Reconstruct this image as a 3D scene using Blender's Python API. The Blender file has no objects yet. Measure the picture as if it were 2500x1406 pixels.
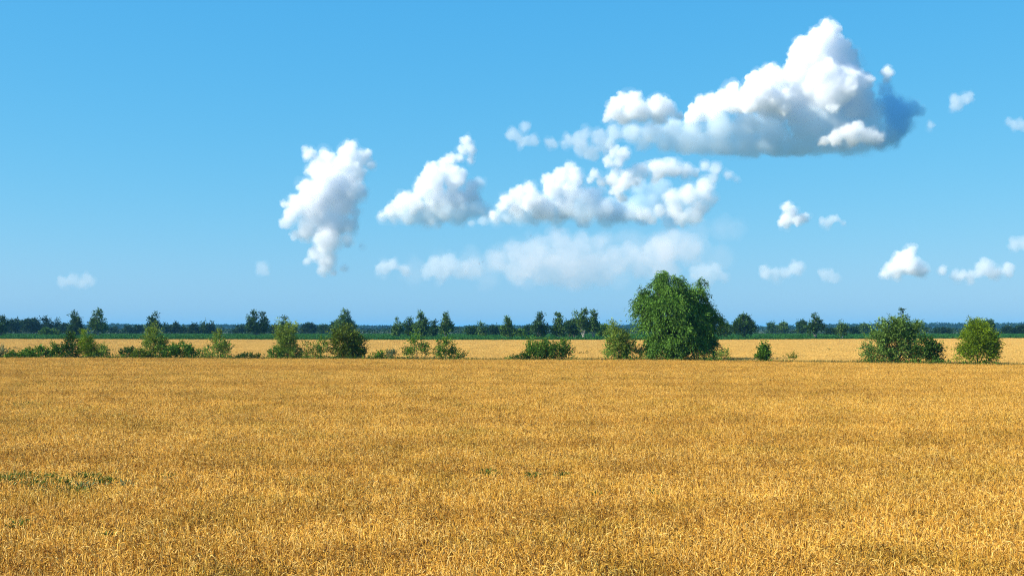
import bpy, math, random
import numpy as np
from mathutils import Vector

# ------------------------------------------------------------------ frame of the place
F = 3434.0            # focal length of the 2500 px wide photograph, in its pixels (40 degree lens)
HZ = 800.0            # its horizon row
CAM_Z = 4.85
CANOPY = 0.85         # height of the ripe wheat
scene = bpy.context.scene
COL = scene.collection

# ------------------------------------------------------------------ camera
cam = bpy.data.cameras.new('camera')
cam.sensor_width = 36.0
cam.lens = 36.0 * F / 2500.0
cam.shift_y = (HZ - 703.0) / 2500.0
cam.clip_start = 0.1
cam.clip_end = 200000.0
cam_o = bpy.data.objects.new('camera', cam)
cam_o.location = (0, 0, CAM_Z)
cam_o.rotation_euler = (math.radians(90), 0, 0)
COL.objects.link(cam_o)
scene.camera = cam_o

# ------------------------------------------------------------------ sky and sun
SUN_EL = math.radians(37)
SUN_AZ = math.radians(-103)      # clockwise from +Y: from the left, a little behind the camera
world = bpy.data.worlds.new('World')
scene.world = world
world.use_nodes = True
nt = world.node_tree
bg = nt.nodes['Background']
sky = nt.nodes.new('ShaderNodeTexSky')
sky.sky_type = 'NISHITA'
sky.sun_disc = False
sky.sun_elevation = SUN_EL
sky.sun_rotation = SUN_AZ % (2 * math.pi)
sky.altitude = 100
sky.air_density = 0.8
sky.dust_density = 0.7
sky.ozone_density = 8.0
# the print's colour: the same response curve for the whole sky, one per channel
sep = nt.nodes.new('ShaderNodeSeparateColor'); com = nt.nodes.new('ShaderNodeCombineColor')
nt.links.new(sky.outputs[0], sep.inputs[0])
for i, (gam, mul) in enumerate(((1.25, 0.40), (0.52, 1.36), (0.22, 2.74))):
    pw = nt.nodes.new('ShaderNodeMath'); pw.operation = 'POWER'; pw.inputs[1].default_value = gam
    ml = nt.nodes.new('ShaderNodeMath'); ml.operation = 'MULTIPLY'; ml.inputs[1].default_value = mul
    nt.links.new(sep.outputs[i], pw.inputs[0]); nt.links.new(pw.outputs[0], ml.inputs[0]); nt.links.new(ml.outputs[0], com.inputs[i])
nt.links.new(com.outputs[0], bg.inputs[0])
bg.inputs[1].default_value = 0.12

sun = bpy.data.lights.new('sun', 'SUN')
sun.energy = 5.0
sun.angle = math.radians(0.55)
sun.color = (1.0, 0.93, 0.80)
sun_o = bpy.data.objects.new('sun', sun)
sv = Vector((math.sin(SUN_AZ) * math.cos(SUN_EL), math.cos(SUN_AZ) * math.cos(SUN_EL), math.sin(SUN_EL)))
sun_o.rotation_euler = sv.to_track_quat('Z', 'Y').to_euler()
sun_o.location = sv * 100
COL.objects.link(sun_o)

scene.view_settings.view_transform = 'Standard'
scene.view_settings.look = 'None'
scene.view_settings.exposure = 0.9
scene.view_settings.gamma = 1.0
scene.view_settings.use_curve_mapping = False

scene.render.engine = 'CYCLES'
cy = scene.cycles
cy.use_denoising = True
cy.denoiser = 'OPENIMAGEDENOISE'
cy.denoising_prefilter = 'NONE'
cy.denoising_input_passes = 'RGB_ALBEDO_NORMAL'
cy.use_adaptive_sampling = True
cy.adaptive_threshold = 0.006
cy.max_bounces = 32
cy.diffuse_bounces = 3
cy.glossy_bounces = 1
cy.transmission_bounces = 3
cy.volume_bounces = 32
cy.transparent_max_bounces = 80
cy.sample_clamp_indirect = 6.0
scene.cycles.filter_width = 1.15

# ------------------------------------------------------------------ helpers
def tag(o, label=None, cat=None, group=None, kind=None):
    if label: o['label'] = label
    if cat: o['category'] = cat
    if group: o['group'] = group
    if kind: o['kind'] = kind
    return o

def link(name, mesh, parent=None, loc=(0, 0, 0)):
    o = bpy.data.objects.new(name, mesh)
    COL.objects.link(o)
    o.location = loc
    if parent: o.parent = parent
    return o

def np_mesh(name, V, faces, mat, tint=None, smooth=False):
    """faces: (n,k) int array, all the same size"""
    me = bpy.data.meshes.new(name)
    V = np.asarray(V, np.float32); Q = np.asarray(faces, np.int32)
    n, k = Q.shape
    me.vertices.add(len(V)); me.vertices.foreach_set('co', V.ravel())
    me.loops.add(n * k); me.loops.foreach_set('vertex_index', Q.ravel())
    me.polygons.add(n)
    me.polygons.foreach_set('loop_start', np.arange(0, n * k, k, dtype=np.int32))
    if tint is not None:
        a = me.attributes.new('tint', 'FLOAT', 'POINT')
        a.data.foreach_set('value', np.asarray(tint, np.float32))
    me.update(calc_edges=True)
    if smooth:
        me.polygons.foreach_set('use_smooth', np.ones(n, bool))
    me.materials.append(mat)
    return me

def unit(v):
    return v / np.maximum(np.linalg.norm(v, axis=-1, keepdims=True), 1e-9)

def at(px, py, D):
    return ((px - 1250.0) / F * D, D, CAM_Z + (HZ - py) / F * D)

def tubes(P, R, sides=3):
    """P (N,K,3) polylines, R (N,K) radii -> verts, quads"""
    N, K, _ = P.shape
    T = np.empty_like(P)
    T[:, 1:-1] = P[:, 2:] - P[:, :-2]; T[:, 0] = P[:, 1] - P[:, 0]; T[:, -1] = P[:, -1] - P[:, -2]
    T = unit(T)
    ref = np.zeros_like(T); ref[..., 0] = 0.83; ref[..., 1] = 0.55; ref[..., 2] = 0.02
    A = unit(np.cross(T, ref)); B = np.cross(T, A)
    ang = np.arange(sides) * 2 * math.pi / sides
    ring = A[:, :, None, :] * np.cos(ang)[None, None, :, None] + B[:, :, None, :] * np.sin(ang)[None, None, :, None]
    V = P[:, :, None, :] + ring * R[:, :, None, None]
    idx = np.arange(N * K * sides).reshape(N, K, sides)
    a = idx[:, :-1]; b = idx[:, 1:]
    Q = np.stack([a, np.roll(a, -1, 2), np.roll(b, -1, 2), b], -1).reshape(-1, 4)
    return V.reshape(-1, 3), Q

def leaves(P, Dv, L, W, rng):
    """diamond leaves: base P, direction Dv"""
    side = unit(np.cross(Dv, rng.normal(size=P.shape)))
    mid = P + Dv * (L * 0.45)[:, None]
    V = np.stack([P, mid + side * (W / 2)[:, None], P + Dv * L[:, None], mid - side * (W / 2)[:, None]], 1).reshape(-1, 3)
    Q = np.arange(len(V)).reshape(-1, 4)
    return V, Q

# ------------------------------------------------------------------ materials
def plant_mat(name, ramp, translucent=0.3, noise=None, rough=0.6, gloss=0.03):
    """ramp: list of (pos, rgb) over the leaf's own tint; noise: (scale xyz, amount, colour) of patches across the place"""
    m = bpy.data.materials.new(name); m.use_nodes = True
    t = m.node_tree; t.nodes.clear()
    out = t.nodes.new('ShaderNodeOutputMaterial')
    at_ = t.nodes.new('ShaderNodeAttribute'); at_.attribute_name = 'tint'
    cr = t.nodes.new('ShaderNodeValToRGB')
    el = cr.color_ramp.elements
    while len(el) < len(ramp): el.new(0.5)
    for e, (p, c) in zip(el, ramp):
        e.position = p; e.color = (*c, 1)
    t.links.new(at_.outputs['Fac'], cr.inputs[0])
    col = cr.outputs[0]
    for sc_, lo, hi, amt, c in (noise or []):
        geo = t.nodes.new('ShaderNodeNewGeometry')
        mp = t.nodes.new('ShaderNodeMapping'); mp.inputs['Scale'].default_value = sc_
        nz = t.nodes.new('ShaderNodeTexNoise'); nz.inputs['Scale'].default_value = 1.0
        nz.inputs['Detail'].default_value = 4.0
        mr = t.nodes.new('ShaderNodeMapRange')
        mr.inputs[1].default_value = lo; mr.inputs[2].default_value = hi
        mr.inputs[3].default_value = 0.0; mr.inputs[4].default_value = amt
        mx = t.nodes.new('ShaderNodeMix'); mx.data_type = 'RGBA'; mx.blend_type = 'MULTIPLY'
        mx.inputs[7].default_value = (*c, 1)
        t.links.new(geo.outputs['Position'], mp.inputs[0]); t.links.new(mp.outputs[0], nz.inputs['Vector'])
        t.links.new(nz.outputs[0], mr.inputs[0]); t.links.new(mr.outputs[0], mx.inputs[0])
        t.links.new(col, mx.inputs[6]); col = mx.outputs[2]
    p = t.nodes.new('ShaderNodeBsdfPrincipled')
    p.inputs['Roughness'].default_value = rough
    p.inputs['Specular IOR Level'].default_value = gloss * 4
    t.links.new(col, p.inputs['Base Color'])
    tr = t.nodes.new('ShaderNodeBsdfTranslucent'); t.links.new(col, tr.inputs['Color'])
    ms = t.nodes.new('ShaderNodeMixShader'); ms.inputs[0].default_value = translucent
    t.links.new(p.outputs[0], ms.inputs[1]); t.links.new(tr.outputs[0], ms.inputs[2])
    t.links.new(ms.outputs[0], out.inputs[0])
    return m

def green(name, c, spread=0.55, translucent=0.3, warm=0.0):
    d = tuple(x * (1 - spread) for x in c)
    l = tuple(min(1, x * (1 + spread * k)) for x, k in zip(c, (1.05 + warm, 1.0, 0.9)))
    return plant_mat(name, [(0.0, d), (0.5, c), (1.0, l)], translucent)

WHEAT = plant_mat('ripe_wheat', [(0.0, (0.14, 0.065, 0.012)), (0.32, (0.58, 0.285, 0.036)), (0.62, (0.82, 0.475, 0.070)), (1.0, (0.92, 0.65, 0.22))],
                  0.10, noise=[((0.03, 0.16, 0.05), 0.46, 0.64, 0.75, (0.74, 0.67, 0.55)), ((0.35, 0.6, 0.3), 0.50, 0.70, 0.7, (0.62, 0.68, 0.44)),
                               ((0.02, 0.05, 0.02), 0.35, 0.65, 0.35, (1.0, 0.90, 0.72))], gloss=0.04)
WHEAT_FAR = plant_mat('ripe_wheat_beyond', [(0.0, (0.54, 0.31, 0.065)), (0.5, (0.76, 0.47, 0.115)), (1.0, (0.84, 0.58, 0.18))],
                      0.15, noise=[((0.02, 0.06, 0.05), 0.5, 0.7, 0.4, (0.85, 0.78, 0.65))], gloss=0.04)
CROP = plant_mat('crop_leaves', [(0.0, (0.014, 0.06, 0.010)), (0.6, (0.024, 0.12, 0.018)), (1.0, (0.05, 0.17, 0.03))], 0.25)
GRASSM = plant_mat('field_margin_grass', [(0.0, (0.07, 0.08, 0.02)), (0.5, (0.13, 0.14, 0.035)), (0.8, (0.22, 0.19, 0.06)), (1.0, (0.42, 0.31, 0.11))], 0.3)
G = {
    'willow': green('willow_leaves', (0.080, 0.175, 0.020), 0.7, 0.14, 0.0),
    'glossy': green('glossy_willow_leaves', (0.115, 0.200, 0.035), 0.7, 0.18),
    'willow_pale': green('pale_willow_leaves', (0.175, 0.255, 0.035), 0.65, 0.20),
    'yellow': green('yellow_green_leaves', (0.145, 0.230, 0.010), 0.65, 0.23, 0.3),
    'mid': green('mid_green_leaves', (0.078, 0.165, 0.014), 0.65, 0.20),
    'dark': green('dark_green_leaves', (0.040, 0.090, 0.010), 0.65, 0.16),
    'olive': green('olive_leaves', (0.105, 0.150, 0.012), 0.65, 0.20),
    'grey': green('grey_green_leaves', (0.13, 0.165, 0.07), 0.5, 0.25),
    'birch': green('birch_leaves', (0.075, 0.145, 0.022), 0.65, 0.16),
    'birch_dark': green('dark_birch_leaves', (0.035, 0.085, 0.016), 0.65, 0.16),
    'far': green('distant_leaves', (0.015, 0.045, 0.012), 0.6, 0.2),
    'forest': green('forest_leaves', (0.009, 0.036, 0.012), 0.6, 0.2),
    'weed': green('weed_leaves', (0.095, 0.140, 0.022), 0.5, 0.3),
}

def solid_mat(name, c1, c2, scale, rough=0.9, bump=0.3):
    m = bpy.data.materials.new(name); m.use_nodes = True
    t = m.node_tree; p = t.nodes['Principled BSDF']
    geo = t.nodes.new('ShaderNodeNewGeometry')
    mp = t.nodes.new('ShaderNodeMapping'); mp.inputs['Scale'].default_value = scale
    nz = t.nodes.new('ShaderNodeTexNoise'); nz.inputs['Scale'].default_value = 1; nz.inputs['Detail'].default_value = 6
    cr = t.nodes.new('ShaderNodeValToRGB')
    cr.color_ramp.elements[0].position = 0.35; cr.color_ramp.elements[0].color = (*c1, 1)
    cr.color_ramp.elements[1].position = 0.65; cr.color_ramp.elements[1].color = (*c2, 1)
    t.links.new(geo.outputs['Position'], mp.inputs[0]); t.links.new(mp.outputs[0], nz.inputs['Vector'])
    t.links.new(nz.outputs[0], cr.inputs[0]); t.links.new(cr.outputs[0], p.inputs['Base Color'])
    p.inputs['Roughness'].default_value = rough
    p.inputs['Specular IOR Level'].default_value = 0.2
    if bump:
        b = t.nodes.new('ShaderNodeBump'); b.inputs['Strength'].default_value = bump
        t.links.new(nz.outputs[0], b.inputs['Height']); t.links.new(b.outputs[0], p.inputs['Normal'])
    return m

BARK = solid_mat('grey_brown_bark', (0.05, 0.04, 0.03), (0.13, 0.11, 0.08), (6, 6, 2))
BIRCH_BARK = solid_mat('white_birch_bark', (0.12, 0.10, 0.08), (0.60, 0.57, 0.50), (3, 3, 5))
SOIL = solid_mat('dry_soil', (0.10, 0.065, 0.03), (0.20, 0.135, 0.06), (3, 3, 3))
MEADOW = solid_mat('meadow', (0.035, 0.055, 0.025), (0.06, 0.08, 0.035), (0.02, 0.02, 0.02))

# ------------------------------------------------------------------ lines of the place
def y_line(tab, h):
    """rows of the photograph where a canopy of height h ends -> (X, Y) polyline on the ground"""
    pts = []
    for px, py in tab:
        D = (CAM_Z - h) * F / (py - HZ)
        pts.append(((px - 1250) / F * D, D))
    return np.array(pts)
HEDGE = y_line([(0, 875.5), (600, 877.5), (1100, 880), (1700, 882), (2000, 886.5), (2500, 893.5)], CANOPY)
EDGE = y_line([(0, 828.8), (600, 830), (900, 831), (1700, 831), (2100, 828.8), (2500, 826.6)], CANOPY)
def on(line, X):
    X = np.asarray(X, float)
    a, b = line[0], line[1]; c, d = line[-2], line[-1]
    y = np.interp(X, line[:, 0], line[:, 1])
    y = np.where(X < a[0], a[1] + (X - a[0]) * (b[1] - a[1]) / (b[0] - a[0]), y)
    return np.where(X > d[0], d[1] + (X - d[0]) * (d[1] - c[1]) / (d[0] - c[0]), y)
def on_px(line, px):
    """depth at which the ray of column px crosses the line"""
    Y = 200.0
    for _ in range(30): Y = 0.5 * Y + 0.5 * float(on(line, (px - 1250) / F * Y))
    return Y

# ------------------------------------------------------------------ ground
def sheet(name, pts, z, mat, label=None):
    me = bpy.data.meshes.new(name)
    me.from_pydata([(x, y, z) for x, y in pts], [], [list(range(len(pts)))])
    me.materials.append(mat)
    o = link(name, me); o['kind'] = 'structure'
    return o
R0 = 60000.0
sheet('ground', [(-R0, -R0), (R0, -R0), (R0, R0), (-R0, R0)], 0.0, MEADOW)
soil_pts = [(-140, -60), (140, -60)] + [(x, float(on(EDGE, x)) - 1.0) for x in np.linspace(260, -260, 27)]
sheet('field_soil', soil_pts, 0.03, SOIL)

# ------------------------------------------------------------------ instanced crops
def proto_collection(name, meshes):
    c = bpy.data.collections.new(name)
    for i, me in enumerate(meshes):
        c.objects.link(bpy.data.objects.new(name, me))
    return c

def scatter(name, pts, rotz, scl, idx, coll, label, cat=None, tilt=None):
    me = bpy.data.meshes.new(name)
    n = len(pts)
    me.vertices.add(n); me.vertices.foreach_set('co', np.asarray(pts, np.float32).ravel())
    rot = np.zeros((n, 3), np.float32)
    if tilt is not None: rot[:, :2] = tilt
    rot[:, 2] = rotz
    a = me.attributes.new('rot', 'FLOAT_VECTOR', 'POINT'); a.data.foreach_set('vector', rot.ravel())
    a = me.attributes.new('scl', 'FLOAT_VECTOR', 'POINT'); a.data.foreach_set('vector', np.asarray(scl, np.float32).ravel())
    a = me.attributes.new('pick', 'INT', 'POINT'); a.data.foreach_set('value', np.asarray(idx, np.int32))
    o = link(name, me)
    g = bpy.data.node_groups.new(name + '_scatter', 'GeometryNodeTree')
    g.interface.new_socket('Geometry', in_out='INPUT', socket_type='NodeSocketGeometry')
    g.interface.new_socket('Geometry', in_out='OUTPUT', socket_type='NodeSocketGeometry')
    N = g.nodes
    gi = N.new('NodeGroupInput'); go = N.new('NodeGroupOutput')
    ci = N.new('GeometryNodeCollectionInfo'); ci.inputs[0].default_value = coll
    ci.inputs['Separate Children'].default_value = True
    ci.inputs['Reset Children'].default_value = True
    ip = N.new('GeometryNodeInstanceOnPoints'); ip.inputs['Pick Instance'].default_value = True
    def named(nm, ty):
        x = N.new('GeometryNodeInputNamedAttribute'); x.data_type = ty; x.inputs[0].default_value = nm
        return x.outputs[0]
    e2r = N.new('FunctionNodeEulerToRotation')
    L = g.links
    L.new(gi.outputs[0], ip.inputs['Points']); L.new(ci.outputs[0], ip.inputs['Instance'])
    L.new(named('pick', 'INT'), ip.inputs['Instance Index'])
    L.new(named('rot', 'FLOAT_VECTOR'), e2r.inputs[0]); L.new(e2r.outputs[0], ip.inputs['Rotation'])
    L.new(named('scl', 'FLOAT_VECTOR'), ip.inputs['Scale'])
    L.new(ip.outputs[0], go.inputs[0])
    md = o.modifiers.new('scatter', 'NODES'); md.node_group = g
    tag(o, label, cat, None, 'stuff')
    return o

def wheat_patch(name, n, R, rng, mat, thick=1.0, fine=True):
    r = R * np.sqrt(rng.random(n)) * (0.85 + 0.3 * rng.random(n)); th = rng.random(n) * 2 * math.pi
    bx, by = r * np.cos(th), r * np.sin(th)
    h = rng.normal(0.79, 0.085, n); h = np.where(rng.random(n) < 0.05, h + 0.10, h)
    phi = rng.random(n) * 2 * math.pi
    lean = np.abs(rng.normal(0.05, 0.07, n)); bend = np.where(rng.random(n) < 0.25, rng.uniform(0.0, 0.5, n), rng.uniform(0.5, 2.8, n))
    neck = rng.uniform(0.06, 0.17, n); ear = rng.uniform(0.075, 0.115, n)
    seg = [h - neck * 0.6] + [neck / 3] * 3 + [ear / 3] * 3
    angs = [lean] + [lean + bend * k for k in (0.2, 0.45, 0.7, 0.85, 0.95, 1.05)]
    if not fine:
        seg = [h - neck * 0.6, neck * 0.9, ear / 2, ear / 2]; angs = [lean, lean + bend * 0.45, lean + bend * 0.8, lean + bend]
    K = len(seg) + 1
    rr = np.zeros((n, K)); zz = np.zeros((n, K))
    for k in range(1, K):
        rr[:, k] = rr[:, k - 1] + seg[k - 1] * np.sin(angs[k - 1]); zz[:, k] = zz[:, k - 1] + seg[k - 1] * np.cos(angs[k - 1])
    P = np.stack([bx[:, None] + rr * np.cos(phi)[:, None], by[:, None] + rr * np.sin(phi)[:, None], zz], -1)
    rad = np.array([0.0030, 0.0030, 0.0026, 0.0024, 0.0042, 0.0076, 0.0068, 0.0012] if fine else [0.004, 0.003, 0.004, 0.008, 0.002]) * thick
    Rr = np.tile(rad, (n, 1)) * rng.uniform(0.85, 1.2, (n, 1))
    V1, Q1 = tubes(P, Rr, 3)
    tv = np.clip(rng.normal(0.52, 0.28, n), 0, 1); tv = np.where(rng.random(n) < 0.06, 0.0, tv)
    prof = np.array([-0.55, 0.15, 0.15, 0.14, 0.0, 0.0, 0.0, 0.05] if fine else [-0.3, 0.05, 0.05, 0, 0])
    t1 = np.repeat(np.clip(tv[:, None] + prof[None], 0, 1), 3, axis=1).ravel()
    # one dry flag leaf a stalk
    z0 = h * rng.uniform(0.55, 0.9, n); ph = rng.random(n) * 2 * math.pi; ll = rng.uniform(0.10, 0.24, n); w = rng.uniform(0.004, 0.010, n) * thick * (rng.random(n) < 0.4)
    el = rng.uniform(-0.3, 1.2, n)
    pts = []
    x = bx + np.sin(lean) * z0 * np.cos(phi); y = by + np.sin(lean) * z0 * np.sin(phi); z = z0.copy()
    pts.append(np.stack([x, y, z], -1))
    for k in range(2):
        e = el - k * 1.1
        x = x + np.cos(e) * np.cos(ph) * ll / 2; y = y + np.cos(e) * np.sin(ph) * ll / 2; z = z + np.sin(e) * ll / 2
        pts.append(np.stack([x, y, z], -1))
    sd = np.stack([-np.sin(ph), np.cos(ph), rng.normal(0, 0.5, n)], -1); sd = unit(sd) * (w / 2)[:, None]
    V2 = np.stack([pts[0] - sd * 0.6, pts[0] + sd * 0.6, pts[1] + sd, pts[1] - sd, pts[2] + sd * 0.15, pts[2] - sd * 0.15], 1).reshape(-1, 3)
    i0 = np.arange(n)[:, None] * 6 + len(V1)
    Q2 = np.concatenate([i0 + np.array([[0, 1, 2, 3]]), i0 + np.array([[3, 2, 4, 5]])])
    t2 = np.repeat(np.clip(tv + rng.normal(-0.2, 0.2, n), 0, 1), 6)
    return np_mesh(name, np.concatenate([V1, V2]), np.concatenate([Q1, Q2]), mat, np.concatenate([t1, t2]))

def smooth_noise(X, Y, seed, s):
    r = np.random.default_rng(seed); v = 0
    for k in range(6):
        a = r.uniform(0, 6.28); f = s * r.uniform(0.5, 2.2)
        v = v + np.sin(f * (X * np.cos(a) + Y * np.sin(a)) + r.uniform(0, 6.28))
    return v / 6

rng = np.random.default_rng(7)
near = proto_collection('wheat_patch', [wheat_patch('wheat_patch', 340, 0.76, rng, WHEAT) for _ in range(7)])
def grid(y0, y1, step, half, lo=None, hi=None):
    ys = np.arange(y0, y1, step); out = []
    for y in ys:
        hw = half(y); xs = np.arange(-hw, hw, step)
        out.append(np.stack([xs + rng.uniform(-.35, .35, len(xs)) * step, y + rng.uniform(-.35, .35, len(xs)) * step], -1))
    p = np.concatenate(out)
    if lo is not None: p = p[p[:, 1] > lo(p[:, 0])]
    if hi is not None: p = p[p[:, 1] < hi(p[:, 0])]
    return p
def tall(p, seed):
    return 1.0 + 0.05 * smooth_noise(p[:, 0], p[:, 1], seed, 0.25) + 0.05 * smooth_noise(p[:, 0], p[:, 1], seed + 1, 1.3)
p = grid(12, 200, 1.0, lambda y: 0.375 * y + 8, hi=lambda x: on(HEDGE, x) - 0.6)
n = len(p)
sc_ = np.stack([rng.uniform(0.95, 1.1, n)] * 2 + [tall(p, 3) * rng.uniform(0.96, 1.04, n)], -1)
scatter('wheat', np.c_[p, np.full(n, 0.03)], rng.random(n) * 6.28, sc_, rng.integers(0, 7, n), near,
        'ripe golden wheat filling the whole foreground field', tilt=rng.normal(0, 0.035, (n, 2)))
farw = proto_collection('wheat_patch_coarse', [wheat_patch('wheat_patch_coarse', 420, 1.75, rng, WHEAT_FAR, 2.0, False) for _ in range(5)])
p = grid(140, 560, 2.0, lambda y: 0.375 * y + 12, lo=lambda x: on(HEDGE, x) + 3.2, hi=lambda x: on(EDGE, x) - 0.5)
n = len(p)
sc_ = np.stack([rng.uniform(0.95, 1.1, n)] * 2 + [tall(p, 5) * rng.uniform(0.96, 1.04, n)], -1)
scatter('wheat', np.c_[p, np.full(n, 0.03)], rng.random(n) * 6.28, sc_, rng.integers(0, 5, n), farw,
        'pale ripe wheat in the field behind the row of bushes', tilt=rng.normal(0, 0.03, (n, 2)))

def crop_patch(n, R):
    r = R * np.sqrt(rng.random(n)); th = rng.random(n) * 6.28
    b = np.stack([r * np.cos(th), r * np.sin(th)], -1); h = rng.normal(1.45, 0.13, n)
    m = 9
    bb = np.repeat(b, m, 0); hh = np.repeat(h, m)
    z = hh * np.tile(np.linspace(0.2, 0.95, m), n); ph = rng.random(n * m) * 6.28
    dirv = unit(np.stack([np.cos(ph), np.sin(ph), rng.normal(0.35, 0.35, n * m)], -1))
    P = np.c_[bb, z]
    V, Q = leaves(P, dirv, rng.uniform(0.35, 0.6, n * m), rng.uniform(0.16, 0.28, n * m), rng)
    return np_mesh('crop_patch', V, Q, CROP, np.repeat(np.clip(rng.normal(0.5, 0.25, n * m), 0, 1), 4))
crops = proto_collection('crop_patch', [crop_patch(46, 2.2) for _ in range(5)])
p = grid(425, 740, 3.0, lambda y: 0.375 * y + 15, lo=lambda x: on(EDGE, x) + 1.0)
n = len(p)
scatter('green_crop', np.c_[p, np.zeros(n)], rng.random(n) * 6.28, np.stack([np.ones(n)] * 2 + [rng.uniform(0.92, 1.1, n)], -1),
        rng.integers(0, 5, n), crops, 'tall dark green crop beyond the wheat')

# grass on the strip between the two wheat fields
def margin_grass():
    n = 42000
    X = rng.uniform(-78, 66, n); Y = on(HEDGE, X) + rng.uniform(-0.5, 3.6, n)
    dens = 0.55 + 0.45 * smooth_noise(X, Y * 3, 11, 0.35)
    h = rng.uniform(0.80, 1.12, n) + 0.30 * dens + np.where(rng.random(n) < 0.03, rng.uniform(0.05, 0.4, n), 0)
    d = unit(np.stack([rng.normal(0, 0.22, n), rng.normal(0, 0.22, n), np.ones(n)], -1))
    V, Q = leaves(np.stack([X, Y, np.zeros(n)], -1), d, h, rng.uniform(0.06, 0.13, n), rng)
    t = np.clip(0.55 - 0.45 * dens + rng.normal(0, 0.18, n), 0, 1)
    o = link('grass', np_mesh('grass', V, Q, GRASSM, np.repeat(t, 4)))
    tag(o, 'strip of rough olive grass between the two wheat fields', None, None, 'stuff')
margin_grass()
def undergrowth():
    r = np.random.default_rng(31); Vs = []; Qs = []; Ts = []; nv = 0
    for a, b, hh, cnt in ((15, 270, 0.75, 90), (280, 575, 0.75, 110), (575, 650, 0.35, 20), (655, 900, 0.6, 80), (900, 1150, 0.45, 60), (1240, 1410, 0.5, 40), (1470, 1760, 0.9, 90), (1840, 1960, 0.3, 14), (2100, 2310, 0.7, 70), (2335, 2440, 0.5, 26)):
        for _ in range(cnt):
            px = r.uniform(a, b); Y = on_px(HEDGE, px) + r.uniform(0.6, 2.6); X = (px - 1250) / F * Y
            n = 46; h = CANOPY + hh * r.random() ** 1.5
            P = np.stack([X + r.normal(0, 0.38, n), Y + r.normal(0, 0.3, n), h * np.sqrt(r.random(n))], -1)
            V, Q = leaves(P, unit(r.normal(size=(n, 3)) + [0, 0, 0.7]), r.uniform(0.14, 0.30, n), r.uniform(0.07, 0.13, n), r)
            V[:, 2] = np.maximum(V[:, 2], 0.03)
            Vs.append(V); Qs.append(Q + nv); nv += len(V); Ts.append(np.repeat(np.clip(r.uniform(0.1, 0.8) + r.normal(0, 0.15, n), 0, 1), 4))
    o = link('undergrowth', np_mesh('undergrowth', np.concatenate(Vs), np.concatenate(Qs), G['mid'], np.concatenate(Ts)))
    tag(o, 'nettles and brambles at the foot of the bushes', None, None, 'stuff')
undergrowth()

# ------------------------------------------------------------------ trees and bushes
def crown(lobes, nspray, slen, out, up, droop, m, L, W, rng, gap=0.0, shell=(0.55, 1.0), low=-0.75, sig=0.35, clump=8, csig=0.2):
    lo = np.array(lobes, float)
    area = (lo[:, 3] * lo[:, 5] + lo[:, 3] * lo[:, 4] + lo[:, 4] * lo[:, 5])
    total = nspray; nspray = max(10, total // clump)
    k = rng.choice(len(lo), nspray, p=area / area.sum())
    d = unit(rng.normal(size=(nspray, 3)))
    d[:, 2] = np.where(d[:, 2] < low, -d[:, 2], d[:, 2])
    u = shell[0] + (shell[1] - shell[0]) * np.sqrt(rng.random(nspray))
    c = lo[k]
    S = c[:, :3] + d * c[:, 3:] * u[:, None]
    if gap > 0:
        f = 5.0 / max(lo[:, 3:].max(), 0.3)
        g = np.sin(f * S[:, 0] + 1.3 * lo[0, 0]) * np.sin(f * 0.8 * S[:, 2] + 2.1) + np.sin(f * 1.7 * S[:, 1] + f * S[:, 2]) * 0.6
        keep = g > -1.6 + 1.6 * gap
        S, d, k = S[keep], d[keep], k[keep]
    ns = len(S); rp = np.maximum(1, rng.poisson(clump, ns))
    tone = rng.normal(0.5, 0.13, ns)
    S = np.repeat(S, rp, 0); d = np.repeat(d, rp, 0); tone = np.repeat(tone, rp)
    ns = len(S)
    S = S + rng.normal(0, csig, (ns, 3)) * np.array([1, 1, 0.75]); d = unit(d + rng.normal(0, 0.35, (ns, 3)))
    ax = unit(out * d + np.array([0, 0, up]) + rng.normal(0, sig, (ns, 3)))
    ln = slen * rng.uniform(0.6, 1.35, ns)
    t = np.clip((np.arange(m)[None] + rng.random((ns, m))) / m, 0, 1)
    P = S[:, None] + ax[:, None] * (ln[:, None] * t)[..., None]
    P[..., 2] -= droop * ln[:, None] * t ** 2
    tang = ax[:, None] + np.array([0, 0, -2 * droop]) * t[..., None]
    jit = L * 0.35
    P = P + rng.normal(0, jit, P.shape) * 0.8
    Dv = unit(unit(tang) + rng.normal(0, 0.55 - 0.3 * min(1, droop), P.shape))
    P = P.reshape(-1, 3); Dv = Dv.reshape(-1, 3)
    tint = np.clip((tone + rng.normal(0, 0.1, ns))[:, None] + rng.normal(0, 0.17, (ns, m)), 0, 1).ravel()
    ok = P[:, 2] > 0.12
    P, Dv, tint = P[ok], Dv[ok], tint[ok]
    q = len(P)
    V, Q = leaves(P, Dv, L * rng.uniform(0.6, 1.3, q), W * rng.uniform(0.7, 1.3, q), rng)
    V[:, 2] = np.maximum(V[:, 2], 0.02)
    return V, Q, np.repeat(tint, 4)

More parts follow.
